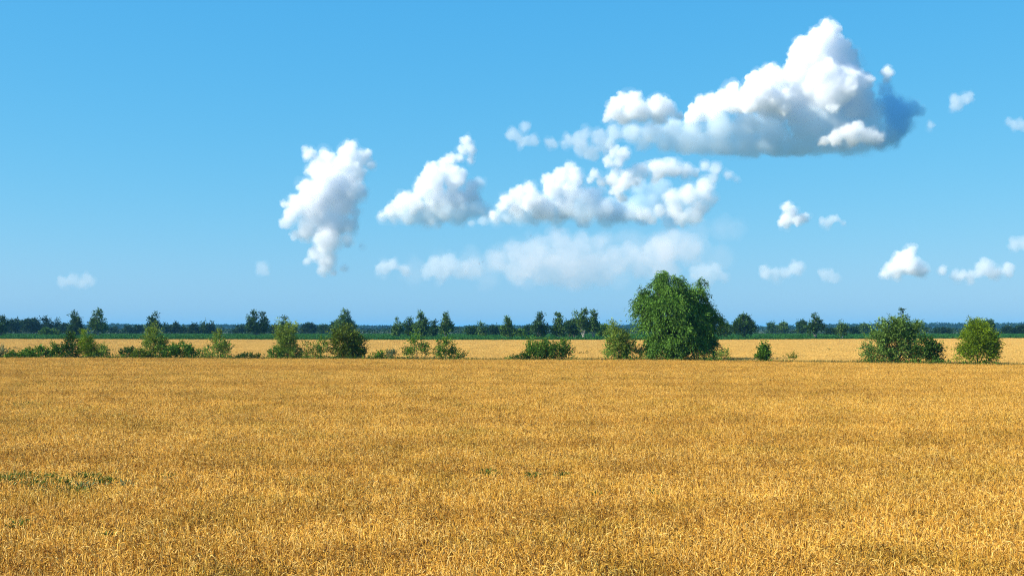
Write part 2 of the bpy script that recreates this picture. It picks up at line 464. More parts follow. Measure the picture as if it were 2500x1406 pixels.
def limbs(targets, base_r, rng, split=0.3, spread=0.0, sides=6):
    """a tapered trunk from the ground and a limb to each target"""
    T = np.array(targets, float)
    top = T[np.argmax(T[:, 2])]
    zs = split * T[:, 2].min() if len(T) > 1 else top[2] * 0.4
    fork = np.array([top[0] * 0.25, top[1] * 0.25, max(zs, 0.25)])
    paths = []; rad = []
    K = 6
    def curve(a, b, r0, r1, bow):
        t = np.linspace(0, 1, K)[:, None]
        P = a + (b - a) * t
        P = P + np.sin(t * math.pi) * bow
        paths.append(P); rad.append(np.linspace(r0, r1, K))
    curve(np.zeros(3) - np.array([0, 0, 0.15]), fork, base_r * 1.25, base_r * 0.85, np.zeros(3))
    for q in T:
        s = np.array([rng.normal(0, spread), rng.normal(0, spread), 0])
        l = np.linalg.norm(q - fork)
        curve(fork * np.array([1, 1, rng.uniform(0.75, 1)]) + s * 0.2, q, base_r * 0.62, base_r * 0.10, rng.normal(0, 0.06 * l, 3) + np.array([0, 0, 0.05 * l]))
    return tubes(np.array(paths), np.array(rad), sides)

def plant(name, label, cat, px, D, lobes_px, leafm, barkm, seed, dens=1.0, L=0.3, W=0.12, slen=0.6, out=0.8, up=0.6, droop=0.0, m=9,
          gap=0.0, trunk_r=0.07, group=None, depth=1.0, shell=(0.35, 1.0), low=-0.75, sig=0.35, stems=1, clump=4, csig=0.17):
    rng = np.random.default_rng(seed)
    X, Y, _ = at(px, 0, D)
    k = D / F
    root = bpy.data.objects.new(name, None); COL.objects.link(root); root.location = (X, Y, 0)
    root.empty_display_size = 0.5
    tag(root, label, cat, group)
    lobes = []
    for i, lb in enumerate(lobes_px):
        cx, cyy, rx, rz = lb[:4]
        dy = lb[4] * k if len(lb) > 4 else rng.uniform(-0.35, 0.35) * rx * k
        z = CAM_Z + (HZ - cyy) * k
        lobes.append(((cx - px) * k, dy, z, rx * k, rx * k * depth, rz * k))
    area = sum(l[3] * l[5] for l in lobes)
    ns = max(12, int(dens * area * 3.14 * 6.2 / (L * W * 0.5 * m)))
    V, Q, t = crown(lobes, ns, slen, out, up, droop, m, L, W, rng, gap, shell, low=low, sig=sig, clump=clump, csig=csig)
    c = link('crown', np_mesh('crown', V, Q, leafm, t), root)
    tg = [(l[0], l[1], l[2] + 0.3 * l[5]) for l in lobes]
    tv, tq = limbs(tg, trunk_r, rng, 0.3, 0.2 if stems > 1 else 0.0)
    link('trunk', np_mesh('trunk', tv, tq, barkm, smooth=True), root)
    return root

SEED = [100]
def bush(name, label, cat, off, lobes, leaf, **kw):
    lobes = [(l[0], l[1] + 1, l[2] * 0.92, l[3] * 0.93) for l in lobes]
    SEED[0] += 1
    px = float(np.average([l[0] for l in lobes], weights=[l[2] * l[3] for l in lobes]))
    D = on_px(HEDGE, px) + off
    kw['gap'] = max(0.0, kw.get('gap', 0) - 0.15); kw['dens'] = kw.get('dens', 1.0) * 1.25
    return plant(name, label, cat, px, D, lobes, G[leaf], BARK, SEED[0], **kw)

ROW = 'bushes along the field boundary'
# --- the row of bushes between the two wheat fields, from one end to the other
bush('shrub', 'pale grey-green shrub cut off by the left picture edge', 'shrub', 2.0, [(-8, 862, 20, 14)], 'grey', L=0.22, W=0.09, group=ROW)
bush('bramble', 'long low bright green bramble bank beside the grey-green shrub', 'bramble', 2.2,
     [(40, 869, 22, 6), (68, 865, 22, 10), (96, 862, 24, 11), (128, 858, 18, 15), (148, 864, 18, 11)], 'mid', L=0.24, W=0.15, slen=0.4, up=0.5, group=ROW, trunk_r=0.03)
bush('shrub', 'dark pointed shrub rising behind the bramble bank', 'shrub', 2.8,
     [(174, 861, 23, 15), (174, 843, 18, 16), (172, 826, 9, 12)], 'dark', L=0.24, W=0.15, slen=0.7, up=0.6, gap=0.25, group=ROW)
bush('willow_shrub', 'light green cone-shaped willow shrub right of the dark pointed shrub', 'shrub', 2.2,
     [(210, 824, 9, 12), (213, 842, 14, 14), (216, 861, 17, 14), (228, 860, 12, 13)], 'yellow', L=0.26, W=0.07, slen=0.8, up=0.9, droop=0.25, group=ROW)
bush('shrub', 'small grey-green shrub at the foot of the cone-shaped willow', 'shrub', 1.8,
     [(250, 864, 16, 12), (253, 853, 8, 8)], 'willow_pale', L=0.22, W=0.07, slen=0.6, up=1.0, group=ROW)
bush('shrub', 'small dark shrub left of the tall yellow-green bush', 'shrub', 2.5,
     [(310, 864, 18, 10), (322, 858, 10, 7)], 'dark', L=0.2, W=0.11, slen=0.5, up=0.7, gap=0.3, group=ROW)
bush('shrub', 'low olive shrub at the foot of the tall yellow-green bush', 'shrub', 1.2,
     [(340, 868, 20, 9), (362, 868, 14, 9)], 'olive', L=0.2, W=0.09, slen=0.45, up=0.9, group=ROW)
bush('willow_bush', 'tall pale yellow-green willow bush tapering to a point', 'bush', 3.0,
     [(373, 805, 8, 13), (373, 824, 16, 16), (379, 843, 20, 16), (386, 861, 23, 14), (399, 846, 9, 10)], 'willow_pale', L=0.28, W=0.08, slen=0.9, up=0.9, droop=0.3, gap=0.15, group=ROW, trunk_r=0.1)
bush('bush', 'low dark green mounded bush beside the tall yellow-green bush', 'bush', 2.2,
     [(415, 863, 22, 13), (440, 857, 22, 18), (466, 863, 19, 11)], 'mid', L=0.22, W=0.12, slen=0.5, up=0.5, group=ROW)
bush('bush', 'leaning bush with an open airy top right of the dark mounded bush', 'bush', 2.6,
     [(537, 821, 9, 9), (534, 837, 14, 13), (546, 854, 16, 15), (516, 862, 20, 12), (553, 866, 11, 11)], 'willow_pale', L=0.26, W=0.1, slen=0.7, up=0.7, gap=0.55, dens=0.8, group=ROW)
bush('bramble', 'thin low bramble line in the gap before the two-peaked willow', 'bramble', 1.5,
     [(590, 873, 14, 5), (606, 870, 11, 6), (622, 873, 10, 4)], 'dark', L=0.18, W=0.1, slen=0.35, up=1.0, gap=0.2, group=ROW, trunk_r=0.02)
bush('shrub', 'low dark shrub at the left foot of the two-peaked willow', 'shrub', 1.6,
     [(674, 866, 16, 12)], 'mid', L=0.22, W=0.12, slen=0.45, group=ROW)
bush('willow_bush', 'tall two-peaked grey-green willow bush', 'bush', 2.8,
     [(688, 800, 8, 17), (712, 803, 7, 16), (698, 824, 20, 19), (704, 847, 24, 18), (708, 866, 28, 13)], 'willow_pale', L=0.28, W=0.085, slen=0.9, up=0.9, droop=0.25, gap=0.1, dens=1.1, group=ROW, trunk_r=0.1)
bush('shrub', 'thin see-through shrub between the two-peaked willow and a second thin shrub', 'shrub', 2.2,
     [(752, 846, 8, 13), (758, 866, 13, 10)], 'olive', L=0.22, W=0.1, slen=0.8, up=0.9, gap=0.7, dens=0.6, group=ROW, trunk_r=0.04)
bush('shrub', 'thin shrub touching the big round dark bush', 'shrub', 2.4,
     [(784, 846, 11, 14), (790, 864, 18, 12)], 'mid', L=0.22, W=0.1, slen=0.7, up=0.8, gap=0.55, dens=0.7, group=ROW, trunk_r=0.04)
bush('bush', 'big round dark olive bush with twiggy right side', 'bush', 3.2,
     [(840, 822, 25, 18), (846, 842, 36, 22), (850, 862, 36, 16), (868, 848, 19, 25)], 'olive', L=0.24, W=0.12, slen=0.9, up=0.4, out=1.0, gap=0.12, dens=1.1, group=ROW, trunk_r=0.11)
bush('bramble', 'low green bramble right of the big round bush', 'bramble', 1.6,
     [(918, 873, 14, 6), (936, 868, 13, 9)], 'mid', L=0.2, W=0.12, slen=0.35, group=ROW, trunk_r=0.02)
bush('shrub', 'tiny pale grey shrub beside the low bramble', 'shrub', 1.4,
     [(956, 868, 9, 10)], 'grey', L=0.2, W=0.07, slen=0.5, up=1.2, group=ROW, trunk_r=0.02)
bush('shrub', 'open feathery shrub with a thin pointed top, left of a similar wider one', 'shrub', 2.5,
     [(1010, 822, 7, 12), (1016, 842, 19, 12), (1020, 863, 27, 14)], 'mid', L=0.24, W=0.1, slen=1.0, up=0.35, out=1.1, gap=0.6, dens=0.7, group=ROW, trunk_r=0.05)
bush('shrub', 'open feathery shrub with a dense wide green foot', 'shrub', 2.3,
     [(1085, 833, 8, 12), (1087, 849, 17, 12), (1090, 868, 30, 12), (1112, 872, 18, 7)], 'mid', L=0.24, W=0.1, slen=0.9, up=0.35, out=1.1, gap=0.4, dens=0.75, group=ROW, trunk_r=0.05)
bush('bramble', 'flat bramble spreading left of the wide three-humped bush', 'bramble', 1.5,
     [(1262, 875, 18, 5), (1276, 873, 14, 6)], 'dark', L=0.18, W=0.1, slen=0.3, group=ROW, trunk_r=0.02)
bush('bush', 'wide low three-humped bush left of the big willow', 'bush', 2.6,
     [(1298, 849, 13, 14), (1338, 853, 22, 13), (1374, 848, 12, 14), (1308, 866, 26, 12), (1345, 867, 36, 12), (1384, 864, 14, 13)], 'mid', L=0.22, W=0.1, slen=0.8, up=0.9, gap=0.1, group=ROW)
bush('willow_bush', 'bushy side willow leaning against the big willow on its left', 'bush', 3.0,
     [(1498, 802, 10, 14), (1502, 824, 19, 18), (1512, 846, 24, 20), (1500, 867, 27, 14), (1530, 842, 16, 22), (1542, 864, 18, 14)], 'willow_pale', L=0.28, W=0.09, slen=0.9, up=0.6, droop=0.35, gap=0.22, dens=1.0, group=ROW, trunk_r=0.1)
W_LOBES = [(1634, 698, 26, 32, 0), (1604, 727, 32, 34, -25), (1650, 728, 26, 30, -25), (1699, 712, 17, 30, 25), (1706, 740, 18, 24, 25), (1582, 750, 20, 30, 0),
           (1627, 770, 44, 41, -55), (1692, 767, 30, 42, 25), (1596, 805, 30, 41, -20), (1642, 813, 38, 38, -70), (1702, 817, 36, 42, 30), (1692, 805, 28, 30, -40),
           (1742, 786, 15, 12, 10), (1728, 792, 15, 17, 10), (1724, 812, 18, 28, 10), (1716, 770, 16, 26, 15), (1592, 853, 24, 22, -10), (1624, 853, 28, 24, -60), (1670, 851, 34, 26, -70), (1714, 847, 26, 24, 15), (1642, 845, 44, 31, 50), (1642, 765, 54, 51, 55), (1702, 825, 26, 30, -45)]
SEED[0] += 1
plant('willow_tree', 'big rounded weeping willow towering over the row of bushes', 'tree', 1642, on_px(HEDGE, 1642) + 6.0, W_LOBES, G['willow'], BARK, 61,
      dens=1.5, L=0.30, W=0.085, slen=1.2, out=0.7, up=0.2, droop=1.0, m=13, clump=24, csig=0.36, gap=0.16, trunk_r=0.42, depth=1.0, shell=(0.55, 1.0), low=-0.35, sig=0.3)
bush('sapling', 'small pale sapling standing alone right of the big willow', 'sapling', 1.6,
     [(1768, 870, 12, 9), (1770, 861, 6, 6)], 'willow_pale', L=0.2, W=0.07, slen=0.5, up=0.9, gap=0.4, dens=0.7, group=ROW, trunk_r=0.03)
bush('shrub', 'small dark cone-shaped shrub standing alone in the wheat margin', 'shrub', 2.0,
     [(1864, 846, 5, 8), (1864, 855, 9, 9), (1865, 865, 13, 10), (1865, 874, 16, 9)], 'mid', L=0.2, W=0.1, slen=0.35, up=0.7, dens=2.0, clump=2, group=ROW, trunk_r=0.05)
bush('sapling', 'tiny wispy sapling right of the dark cone-shaped shrub', 'sapling', 1.6,
     [(1934, 876, 8, 9)], 'olive', L=0.18, W=0.07, slen=0.5, up=1.2, gap=0.5, dens=0.45, group=ROW, trunk_r=0.02)
bush('bush', 'wide glossy willow bush with open yellow gaps at its foot', 'bush', 3.2,
     [(2160, 814, 26, 24), (2194, 812, 28, 32), (2140, 840, 28, 26), (2186, 845, 36, 34), (2142, 868, 32, 17), (2200, 868, 34, 20), (2218, 838, 24, 34), (2240, 816, 13, 26)],
     'glossy', L=0.27, W=0.095, slen=0.9, up=0.5, droop=0.3, gap=0.62, dens=0.9, group=ROW, trunk_r=0.12)
bush('bush', 'dark twiggy bush leaning on the wide glossy willow bush', 'bush', 2.4,
     [(2258, 850, 26, 18), (2266, 868, 32, 18), (2284, 856, 12, 18)], 'dark', L=0.22, W=0.12, slen=0.7, up=0.4, out=1.0, gap=0.2, group=ROW)
bush('bush', 'egg-shaped yellow-green bush standing apart at the right end', 'bush', 3.0,
     [(2384, 808, 24, 20), (2386, 832, 40, 28), (2390, 862, 42, 28), (2356, 866, 16, 18), (2415, 845, 18, 30)], 'yellow', L=0.24, W=0.075, slen=0.8, up=0.7, droop=0.2, gap=0.08, dens=1.2, group=ROW, trunk_r=0.1)

# --- trees behind the second field
def auto_lobes(x0, x1, yt, yb, kind, rng):
    w = (x1 - x0) / 2; cx = (x0 + x1) / 2; h = yb - yt
    out = []
    if kind == 'birch':
        n = 8
        for i in range(n):
            t = (i + 0.5) / n
            e = 0.95 * math.sin(math.pi * min(1, (0.16 + 0.80 * t)) ** 0.8) ** 0.8 if t < 0.55 else (1.02 - t) ** 0.7 * 1.25
            rr = max(0.16, 0.58 * min(1, e)) * w
            off = (w - rr) * rng.uniform(-0.85, 0.85) * (1 if t < 0.8 else 0.4)
            out.append((cx + off, yb - h * (0.13 + 0.80 * t), rr, h * 0.115))
        out.append((cx + rng.uniform(-.25, .25) * w, yt + h * 0.09, 0.16 * w, h * 0.09))
        for s in (-1, 1): out.append((cx + s * w * 0.5, yb - h * rng.uniform(0.25, 0.45), w * 0.5, h * 0.17))
    elif kind == 'pair':
        for c, ww, tt in ((x0 + w * 0.62, w * 0.62, yt), (x0 + w * 1.42, w * 0.56, yt + h * rng.uniform(0.05, 0.16))):
            out += auto_lobes(c - ww, c + ww, tt, yb, 'birch', rng)
    elif kind == 'high':                      # clear stem, crown in the upper part
        out += auto_lobes(x0, x1, yt, yb - h * 0.14, 'birch', rng)
    elif kind == 'round':
        out.append((cx, yb - h * 0.5, w * 0.8, h * 0.42))
        for i in range(6):
            a = rng.uniform(0, math.pi); out.append((cx + math.cos(a) * w * 0.6, yb - h * 0.42 - math.sin(a) * h * 0.36, w * rng.uniform(0.3, 0.45), h * rng.uniform(0.15, 0.24)))
    elif kind == 'broad':                     # triangular, wide foot
        for i in range(7):
            t = (i + 0.5) / 7; rr = w * (1.02 - 0.78 * t) * 0.62
            for s in ((-1, 1) if t < 0.7 else (0.2,)):
                out.append((cx - w * 0.15 * t + s * (w * (1.0 - 0.85 * t) - rr) * rng.uniform(0.5, 1), yb - h * (0.08 + 0.86 * t), rr, h * 0.12))
    return out

TREES = 'trees beyond the wheat'
def far_tree(x0, x1, yt, yb, kind, D, leaf, label, name='birch_tree', bark=None, cat='tree', **kw):
    SEED[0] += 1
    r = np.random.default_rng(SEED[0])
    lobes = auto_lobes(x0, x1, yt, yb, kind, r)
    h = (yb - yt) * D / F
    s = max(0.8, D / 620.0)
    args = dict(L=0.62 * s, W=0.36 * s, slen=1.1 * s, up=0.45, out=0.8, m=6, dens=1.25, gap=0.06, trunk_r=0.013 * h + 0.05, group=TREES, shell=(0.35, 1.0), clump=4, csig=0.38 * s)
    args.update(kw)
    return plant(name, label, cat, (x0 + x1) / 2, D, lobes, G[leaf], bark or (BIRCH_BARK if 'birch' in name else BARK), SEED[0], **args)

far_tree(-18, 19, 771, 822, 'birch', 560, 'birch_dark', 'slim tree cut off by the left picture edge beyond the wheat')
WOOD = [(18, 38, 786), (34, 50, 780), (48, 66, 781), (60, 78, 783), (72, 90, 779), (86, 104, 786), (100, 122, 777), (118, 138, 784), (136, 154, 783), (150, 168, 794)]
WL = ['first and lowest tree of the dark grove, counted from the left', 'pointed second tree of the dark grove from the left', 'third tree of the dark grove from the left',
      'fourth tree of the dark grove, low and narrow', 'fifth tree of the dark grove, in its middle', 'sixth tree of the dark grove, a low round one',
      'tallest tree of the dark grove at far left', 'eighth tree of the dark grove, right of its tallest', 'ninth tree of the dark grove with a pale tip', 'last low tree at the right end of the dark grove']
for (a, b, t), lb in zip(WOOD, WL):
    far_tree(a - 3, b + 3, t, 819, 'birch' if (a % 3) else 'round', 800 + (a * 7) % 60, 'far', lb, name='grove_tree', gap=0.0)
far_tree(101, 121, 804, 821, 'round', 640, 'mid', 'bright little bush in front of the dark grove', name='bush', cat='bush', gap=0)
far_tree(124, 143, 808, 821, 'round', 640, 'birch', 'second little bush in front of the dark grove, duller green', name='bush', cat='bush', gap=0)
far_tree(160, 213, 765, 821, 'broad', 600, 'birch_dark', 'wide triangular tree right of the dark grove', name='broad_tree')
far_tree(218, 261, 757, 820, 'birch', 600, 'birch', 'tall birch right of the wide triangular tree')
far_tree(268, 286, 802, 817, 'round', 900, 'far', 'low bush right of the tall birch, first of three', name='bush', cat='bush')
far_tree(300, 326, 799, 817, 'round', 900, 'far', 'low bush, middle one of the three right of the tall birch', name='bush', cat='bush')
far_tree(328, 352, 798, 817, 'round', 900, 'far', 'low bush just left of the birch behind the yellow-green bush', name='bush', cat='bush')
far_tree(358, 391, 765, 820, 'birch', 620, 'birch_dark', 'birch rising directly behind the tall yellow-green bush')
far_tree(392, 418, 793, 818, 'birch', 850, 'birch_dark', 'misty tree just right of the birch behind the yellow-green bush', name='tree')
far_tree(414, 442, 793, 818, 'round', 850, 'far', 'round misty tree above the low dark mounded bush', name='tree')
far_tree(440, 458, 803, 818, 'round', 880, 'far', 'small dark bush between two groups of misty trees', name='bush', cat='bush')
far_tree(454, 492, 789, 819, 'broad', 780, 'far', 'dark spreading tree left of a pair of slim trees', name='tree')
far_tree(488, 509, 784, 819, 'birch', 780, 'birch_dark', 'slim tree, left one of a close pair', name='tree')
far_tree(505, 527, 785, 819, 'birch', 780, 'far', 'slim darker tree, right one of a close pair', name='tree')
far_tree(572, 603, 798, 818, 'round', 850, 'far', 'low round dark tree left of the double-crowned birch', name='tree')
far_tree(602, 654, 760, 821, 'pair', 600, 'birch_dark', 'double-crowned birch standing alone right of the airy leaning bush')
far_tree(654, 690, 801, 818, 'round', 850, 'far', 'low dark tree between the double-crowned birch and the two-peaked willow', name='tree')
far_tree(680, 701, 777, 820, 'birch', 660, 'birch_dark', 'slim birch peeking out behind the two-peaked willow')
far_tree(733, 771, 792, 819, 'round', 820, 'far', 'rounded misty tree right of the two-peaked willow', name='tree')
far_tree(772, 806, 798, 819, 'round', 860, 'birch_dark', 'low misty tree left of the big birch above the round bush', name='tree')
far_tree(806, 832, 788, 820, 'round', 640, 'birch_dark', 'side tree at the left foot of the birch above the round bush', name='tree')
far_tree(818, 870, 758, 821, 'birch', 600, 'birch', 'big full birch rising above the round dark olive bush')
far_tree(960, 986, 781, 824, 'birch', 520, 'birch', 'leftmost birch of the loose group right of the open gap')
far_tree(986, 1010, 778, 824, 'birch', 530, 'birch_dark', 'second thin birch of the loose group, with a spiky tip')
far_tree(1010, 1047, 762, 826, 'birch', 500, 'birch', 'tallest birch of the loose group above the feathery shrubs')
far_tree(1043, 1072, 785, 826, 'birch', 520, 'birch_dark', 'darker low birch right of the tallest in the loose group')
far_tree(1074, 1104, 765, 826, 'birch', 490, 'birch', 'slender birch right above the second feathery shrub')
far_tree(1138, 1168, 800, 824, 'round', 600, 'birch_dark', 'low tree left of the narrow spire-shaped tree', name='tree')
far_tree(1167, 1185, 787, 825, 'birch', 560, 'birch', 'narrow spire-shaped tree in the low belt', name='tree')
far_tree(1188, 1222, 799, 824, 'round', 620, 'far', 'low dark tree right of the narrow spire-shaped tree', name='tree')
far_tree(1222, 1260, 776, 827, 'birch', 480, 'birch', 'birch above the flat bramble, left of the low bushes')
far_tree(1262, 1282, 808, 826, 'round', 500, 'mid', 'little green bush right of the birch above the flat bramble', name='bush', cat='bush')
far_tree(1280, 1301, 795, 825, 'round', 600, 'birch_dark', 'low dark tree behind the little green bush', name='tree')
far_tree(1297, 1341, 768, 828, 'birch', 470, 'birch_dark', 'full dark birch above the wide three-humped bush', dens=1.1)
far_tree(1348, 1379, 769, 828, 'birch', 470, 'birch', 'birch with a thin spiky top, first of the close right group')
far_tree(1372, 1408, 787, 828, 'round', 475, 'birch_dark', 'round dark tree in the middle of the close right group', name='tree')
far_tree(1390, 1419, 766, 829, 'birch', 480, 'birch', 'pale birch between the round dark tree and the white-stemmed birches')
far_tree(1410, 1440, 758, 829, 'high', 462, 'birch', 'tall white-stemmed birch, left one of two side by side', trunk_r=0.13)
far_tree(1434, 1463, 759, 829, 'high', 462, 'birch', 'tall white-stemmed birch, right one of two side by side', trunk_r=0.13)
far_tree(1459, 1486, 797, 828, 'round', 480, 'mid', 'low green tree right of the white-stemmed birches', name='tree')
far_tree(1754, 1784, 793, 828, 'round', 480, 'birch', 'round green tree emerging right of the big willow', name='tree')
far_tree(1792, 1842, 769, 829, 'round', 470, 'birch_dark', 'large round-headed tree standing alone right of the willow', name='tree', dens=1.1)
far_tree(1874, 1894, 790, 819, 'round', 850, 'birch_dark', 'small misty tree, left one of two right of the round-headed tree', name='tree')
far_tree(1894, 1922, 789, 819, 'round', 900, 'birch', 'pale misty tree, right one of two right of the round-headed tree', name='tree')
far_tree(1947, 1969, 787, 820, 'round', 700, 'birch_dark', 'small tree tight on the left of a white-stemmed tree', name='tree')
far_tree(1968, 2012, 768, 827, 'high', 478, 'birch_dark', 'white-stemmed tree with a full dark crown left of the forked birch', dens=1.1, trunk_r=0.13)
far_tree(2016, 2040, 805, 822, 'round', 640, 'far', 'low bush between the white-stemmed tree and the forked birch', name='bush', cat='bush')
far_tree(2040, 2070, 784, 828, 'high', 478, 'birch', 'small birch with two forked white stems', trunk_r=0.14, gap=0.3)
far_tree(2074, 2100, 803, 821, 'round', 700, 'far', 'low bush right of the forked birch', name='bush', cat='bush')
far_tree(2092, 2130, 796, 821, 'round', 900, 'birch', 'pale misty tree at the left shoulder of the wide glossy willow bush', name='tree')
far_tree(2182, 2222, 757, 826, 'high', 480, 'birch_dark', 'thin see-through treetop poking up behind the wide glossy willow bush', name='tree', gap=0.7, dens=0.5)
far_tree(2278, 2322, 804, 821, 'round', 760, 'far', 'low dark bush right above the dark twiggy bush', name='bush', cat='bush')
far_tree(2396, 2428, 784, 822, 'round', 640, 'birch_dark', 'dark tree showing behind the egg-shaped bush', name='tree')
far_tree(2444, 2476, 801, 821, 'round', 760, 'far', 'low bush right of the egg-shaped bush', name='bush', cat='bush')
far_tree(2474, 2512, 799, 821, 'round', 760, 'far', 'low bush at the right picture edge', name='bush', cat='bush')

# --- woods far behind, one mass each
def wood_mass(name, label, D0, D1, rows, cw, profile, leafm, L, seed, per=70, squash=0.6, cover=1.0):
    r = np.random.default_rng(seed)
    Vs, Qs, Ts = [], [], []; nv = 0
    for i in range(rows):
        D = D0 + (D1 - D0) * i / max(1, rows - 1)
        hw = 0.40 * D + 40
        X = np.arange(-hw, hw, cw * 0.75); X = X + r.uniform(-.3, .3, len(X)) * cw
        X = X[r.random(len(X)) < cover]
        px = 1250 + X / D * F
        top = profile(px) if callable(profile) else np.interp(px, [q[0] for q in profile], [q[1] for q in profile])
        H = CAM_Z + (HZ - top) * D / F
        H = H * (0.78 + 0.22 * (i / max(1, rows - 1))) * r.uniform(0.86, 1.05, len(X))
        for x, h in zip(X, H):
            if h < 1: continue
            n = per
            d = unit(r.normal(size=(n, 3))); u = 0.6 + 0.4 * r.random(n)
            w = cw * r.uniform(0.5, 0.8)
            P = np.stack([x + d[:, 0] * w * u, D + r.uniform(-10, 10) + d[:, 1] * w * u, h * 0.52 + d[:, 2] * h * 0.46 * u], -1)
            dv = unit(d + r.normal(0, 0.6, (n, 3)))
            V, Q = leaves(P, dv, L * r.uniform(0.7, 1.3, n), L * 0.8 * r.uniform(0.7, 1.2, n), r)
            V[:, 2] = np.clip(V[:, 2], 0.02, None)
            Vs.append(V); Qs.append(Q + nv); nv += len(V)
            Ts.append(np.repeat(np.clip(r.normal(0.5, 0.2) + r.normal(0, 0.15, n), 0, 1), 4))
    o = link(name, np_mesh(name, np.concatenate(Vs), np.concatenate(Qs), leafm, np.concatenate(Ts)))
    tag(o, label, None, None, 'stuff')
    return o
RIDGE = [(-300, 792), (0, 795), (205, 793), (285, 789), (340, 793), (400, 793), (600, 791), (760, 793), (960, 795), (1110, 799), (1165, 794), (1300, 795), (1460, 797), (1550, 791), (1640, 792),
         (1760, 796), (1860, 797), (1960, 794), (2070, 789.5), (2150, 790.5), (2240, 786.5), (2330, 788), (2400, 787), (2480, 788), (2560, 785), (2800, 787)]
wood_mass('forest', 'blue hazy forest along the whole horizon', 3000, 3500, 4, 17.0, RIDGE, G['forest'], 4.2, 21, per=60)
BELT = lambda px: 801.0 + 2.2 * np.sin(px / 37.0) + 1.6 * np.sin(px / 13.0 + 1)
wood_mass('scrub', 'low dark scrub at the far side of the green crop', 1000, 1500, 3, 7.5, BELT, G['far'], 1.3, 22, per=60)

# ------------------------------------------------------------------ weeds among the wheat
def weed(px, py, w, h, leaf, label, n=90):
    SEED[0] += 1
    r = np.random.default_rng(SEED[0])
    D = (CAM_Z - CANOPY) * F / (py - HZ)
    X, Y, _ = at(px, 0, D); k = D / F
    root = bpy.data.objects.new('weed', None); COL.objects.link(root); root.location = (X, Y, 0.03)
    tag(root, label, 'weed', 'green weeds in the wheat')
    m = int(n * 1.15); ph = r.random(m) * 6.28; rr = w * k / 2 * np.abs(r.normal(0, 0.75, m))
    m2 = 0.0; z = CANOPY + m2 + r.uniform(-0.3, 1.0, m) * h * 1.2
    P = np.stack([rr * np.cos(ph), rr * np.sin(ph) * 2.2, z], -1)
    dv = unit(np.stack([np.cos(ph) + r.normal(0, .5, m), np.sin(ph) + r.normal(0, .5, m), r.normal(0.7, 0.5, m)], -1))
    V, Q = leaves(P, dv, r.uniform(0.06, 0.16, m), r.uniform(0.02, 0.05, m), r)
    link('foliage', np_mesh('foliage', V, Q, G[leaf], np.repeat(np.clip(r.normal(.5, .25, m), 0, 1), 4)), root)
    s = max(4, m // 12); q = r.choice(m, s, replace=False)
    T = np.stack([np.stack([P[q, 0] * 0.5, P[q, 1] * 0.5, np.zeros(s)], -1), np.stack([P[q, 0] * 0.8, P[q, 1] * 0.8, P[q, 2] * 0.5], -1), P[q]], 1)
    tv, tq = tubes(T, np.tile([0.005, 0.004, 0.002], (s, 1)), 3)
    link('stem', np_mesh('stem', tv, tq, G[leaf], np.full(len(tv), 0.6)), root)
weed(18, 1180, 60, 0.14, 'weed', 'dark green weed clump at the left edge of the wheat', 260)
weed(80, 1188, 50, 0.08, 'weed', 'small green weed second from the left edge', 130)
weed(150, 1185, 80, 0.09, 'weed', 'widest green weed clump in the weedy patch at left', 240)
weed(205, 1192, 60, 0.05, 'grey', 'pale grey weed in the middle of the weedy patch', 130)
weed(255, 1180, 50, 0.08, 'weed', 'green weed near the right end of the weedy patch', 150)
weed(310, 1186, 36, 0.05, 'grey', 'small pale weed ending the weedy patch on the right', 70)
weed(45, 1168, 50, 0.08, 'weed', 'green weed behind the dark clump at the left edge', 110)
weed(120, 1170, 60, 0.07, 'weed', 'green weed behind the widest clump of the weedy patch', 120)
weed(215, 1170, 60, 0.08, 'weed', 'tall green weed at the back of the weedy patch', 130)
weed(105, 1201, 60, 0.05, 'grey', 'pale weed at the front edge of the weedy patch', 110)
weed(180, 1202, 60, 0.06, 'weed', 'green weed at the front edge of the weedy patch', 120)
weed(400, 1168, 34, 0.06, 'weed', 'single green weed right of the weedy patch', 70)
weed(1195, 1162, 44, 0.08, 'weed', 'green weed standing alone in the middle of the wheat', 110)
weed(1300, 1166, 24, 0.05, 'weed', 'small weed right of the lone middle weed', 50)
weed(1378, 1166, 24, 0.06, 'weed', 'upright weed, third along the middle of the wheat', 50)
weed(1455, 1212, 20, 0.05, 'weed', 'little weed left of the nearer twin weed', 40)
weed(1600, 1208, 18, 0.05, 'weed', 'little weed right of the nearer twin weed', 40)
weed(45, 1288, 34, 0.07, 'weed', 'dark weed nearest the lower left corner', 60)
weed(262, 1312, 14, 0.05, 'weed', 'tiny bright weed near the lower left', 30)
weed(60, 990, 90, 0.10, 'dark', 'flat dark weed patch far up the left side of the wheat', 260)
weed(1120, 992, 20, 0.05, 'weed', 'faint weed far up the middle of the wheat', 40)

